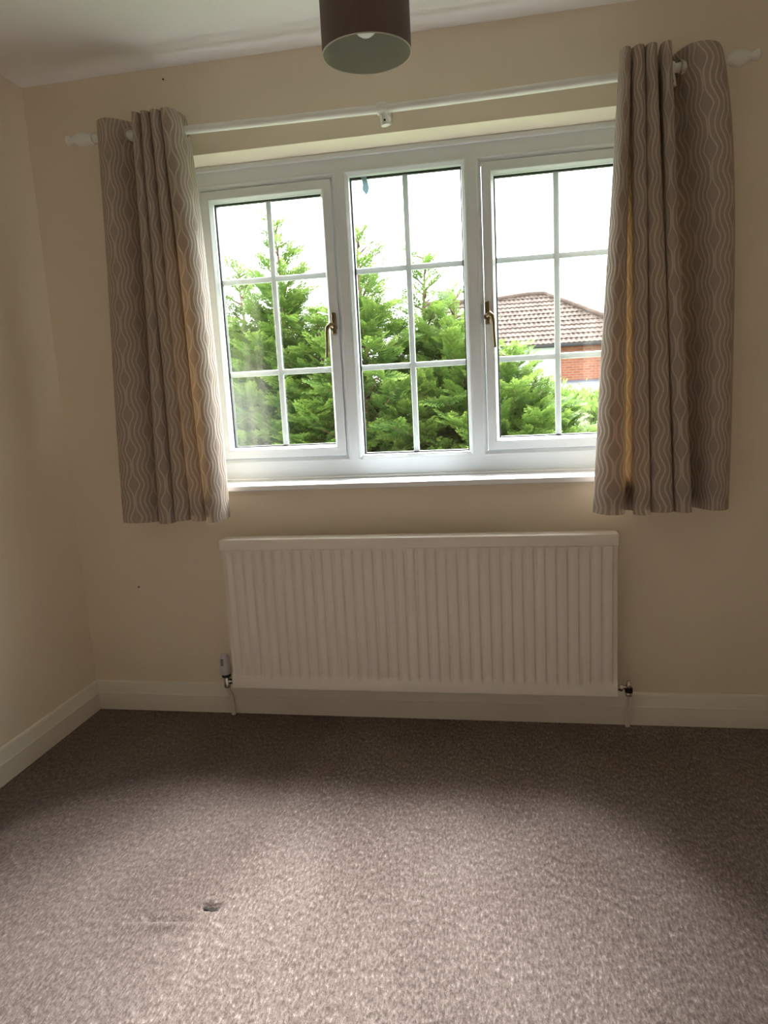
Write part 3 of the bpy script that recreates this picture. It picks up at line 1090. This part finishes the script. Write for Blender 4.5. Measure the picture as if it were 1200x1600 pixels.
M_brick = brick_mat('red_brick', (0.17, 0.052, 0.026), (0.22, 0.075, 0.040), (0.17, 0.12, 0.10))
M_render = paint('white_render', (0.55, 0.56, 0.57), 0.85, 0.2, 20)
EZ, EY, SL = 2.40, 20.0, 0.625
bm = bmesh.new()
box(bm, -1.0, 3.19, 20.35, 25.4, GZ, EZ + 0.05)
build('rendered_wall', bm, M_render, hs)
bm = bmesh.new()
box(bm, 3.19, 5.6, 20.34, 25.4, GZ, EZ + 0.05)
build('brick_wall', bm, M_brick, hs)
bm = bmesh.new()
tube(bm, [(3.19, 20.28, GZ), (3.19, 20.28, EZ - 0.05)], 0.04, 10)
build('downpipe', bm, M_gloss, hs)
bm = bmesh.new()
box(bm, -1.2, 6.0, EY - 0.04, EY + 0.08, EZ - 0.10, EZ + 0.0, 0.03, 2)
box(bm, -1.2, 5.9, EY + 0.05, 20.36, EZ - 0.06, EZ - 0.03)
build('gutter', bm, paint('black_gutter', (0.022, 0.022, 0.024), 0.7, 0.0, spec=0.2), hs)


def roof_right(z):   # hip edge
    return 2.92 + (4.19 - z) * 1.70


def roof_top(x):
    pts = [(-1.2, 4.10), (-0.5, 4.12), (1.31, 4.09), (1.85, 4.15), (2.40, 4.20), (2.92, 4.19)]
    for (a, b), (c, d) in zip(pts, pts[1:]):
        if a <= x <= c:
            return b + (d - b) * (x - a) / (c - a)
    return pts[0][1] if x < -1.2 else 4.19


bm = bmesh.new()
uvl = bm.loops.layers.uv.new('UVMap')
NC = 12
CZ = (4.20 - EZ) / NC
TW = 0.15
step = 0.03
for c in range(NC):
    z0 = EZ + c * CZ
    z1 = z0 + CZ
    xx = -1.2
    off = 0.05 * (c % 3) if c % 2 else 0.0
    prev = None
    while xx <= roof_right(z0) + 1e-6:
        lim0, lim1 = roof_right(z0), roof_right(z1)
        xa = min(xx, lim0)
        tile = (xx + off) / TW
        ph = tile - math.floor(tile)
        wv = 0.011 * math.sin(ph * 2 * PI)
        zt0 = min(z0, roof_top(xa))
        zt1 = min(z1, roof_top(min(xx, lim1)))
        lo = Vector((xa, EY + (zt0 - EZ) / SL, zt0)) + Vector((0, -0.53, 0.85)) * (0.032 + wv)
        hi = Vector((min(xx, lim1), EY + (zt1 - EZ) / SL, zt1)) + Vector((0, -0.53, 0.85)) * (0.005 + wv)
        bt = Vector((xa, EY + (zt0 - EZ) / SL, zt0)) + Vector((0, -0.53, 0.85)) * (wv - 0.01)
        cur = (bm.verts.new(bt), bm.verts.new(lo), bm.verts.new(hi), math.floor(tile))
        if prev is not None:
            for a, b in ((0, 1), (1, 2)):
                f = bm.faces.new((prev[a], cur[a], cur[b], prev[b]))
                for l in f.loops:
                    l[uvl].uv = ((prev[3] + 0.5) / 64, (c + 0.5) / 64)
        prev = cur
        xx += step
g = NG('weathered_roof_tiles')
uvn = g.n.new('ShaderNodeUVMap')
wnz = g.n.new('ShaderNodeTexWhiteNoise')
wnz.noise_dimensions = '2D'
g.link(uvn.outputs[0], wnz.inputs['Vector'])
lich = g.noise(g.coord(), 5, 4, 0.7)
col = g.mix(wnz.outputs['Value'], (0.044, 0.030, 0.025), (0.078, 0.056, 0.047))
col = g.mix(g.smooth(lich, 0.5, 0.72), col, (0.11, 0.092, 0.078))
g.base(col, 0.9, 0, 0.2)
M_tile = g.m
build('roof_tiles', bm, M_tile, hs)
bm = bmesh.new()
A = Vector((2.92, 22.88, 4.19)); Bp = Vector((6.0, 20.0, EZ)); Cc = Vector((6.0, 25.8, EZ)); D = Vector((-1.2, 22.75, 4.10)); Eb = Vector((-1.2, 25.8, EZ)); Fp = Vector((-1.2, 20.0, EZ))
vA, vB, vC, vD, vE, vF = [bm.verts.new(v - Vector((0, -0.02, 0.04))) for v in (A, Bp, Cc, D, Eb, Fp)]
bm.faces.new((vA, vB, vC)); bm.faces.new((vA, vC, vE, vD)); bm.faces.new((vD, vE, vF)); bm.faces.new((vF, vB, vA, vD)); bm.faces.new((vF, vE, vC, vB))
build('roof_back', bm, M_tile, hs)
bm = bmesh.new()
ridge = [(-1.2, 4.12), (1.31, 4.11), (1.85, 4.17), (2.40, 4.22), (2.92, 4.21)]
tube(bm, [(x, EY + (z - EZ) / SL, z + 0.02) for x, z in ridge] + [(roof_right(3.3), EY + (3.3 - EZ) / SL, 3.36), (roof_right(EZ), EY, EZ + 0.06)], 0.085, 8)
build('ridge_tiles', bm, M_tile, hs, True)
bm = bmesh.new()
box(bm, -0.42, -0.02, 22.9, 23.4, 3.6, 4.26)
lathe(bm, [(0.10, 0), (0.09, 0.22)], (-0.22, 23.1, 4.26), seg=12)
build('chimney', bm, M_brick, hs)

# low grey-roofed outbuilding in front of the brick wall
sh = empty('outbuilding', (4.0, 17.6, GZ), 'low outbuilding with blue-grey roof below the red brick wall', 'outbuilding')
bm = bmesh.new()
box(bm, 3.05, 5.6, 17.3, 19.4, GZ, 0.80)
build('outbuilding_wall', bm, M_brick, sh)
bm = bmesh.new()
vs = [bm.verts.new(c) for c in ((2.95, 17.1, 0.86), (5.8, 17.1, 0.86), (5.8, 19.6, 1.30), (2.95, 19.6, 1.30), (2.95, 17.1, 0.80), (5.8, 17.1, 0.80), (5.8, 19.6, 1.24), (2.95, 19.6, 1.24))]
for q in ((0, 1, 2, 3), (7, 6, 5, 4), (0, 4, 5, 1), (1, 5, 6, 2), (2, 6, 7, 3), (3, 7, 4, 0)):
    bm.faces.new([vs[i] for i in q])
gr = NG('blue_grey_slate')
gr.base(gr.mix(gr.noise(gr.mapping(gr.coord(), (7, 1, 1)), 1.2, 3), (0.020, 0.024, 0.034), (0.060, 0.066, 0.084)), 0.7, 0, 0.3)
build('slate_roof', bm, gr.m, sh)
bm = bmesh.new()
box(bm, 2.95, 3.75, 17.06, 17.12, 0.74, 0.85)
build('white_fascia', bm, M_render, sh)
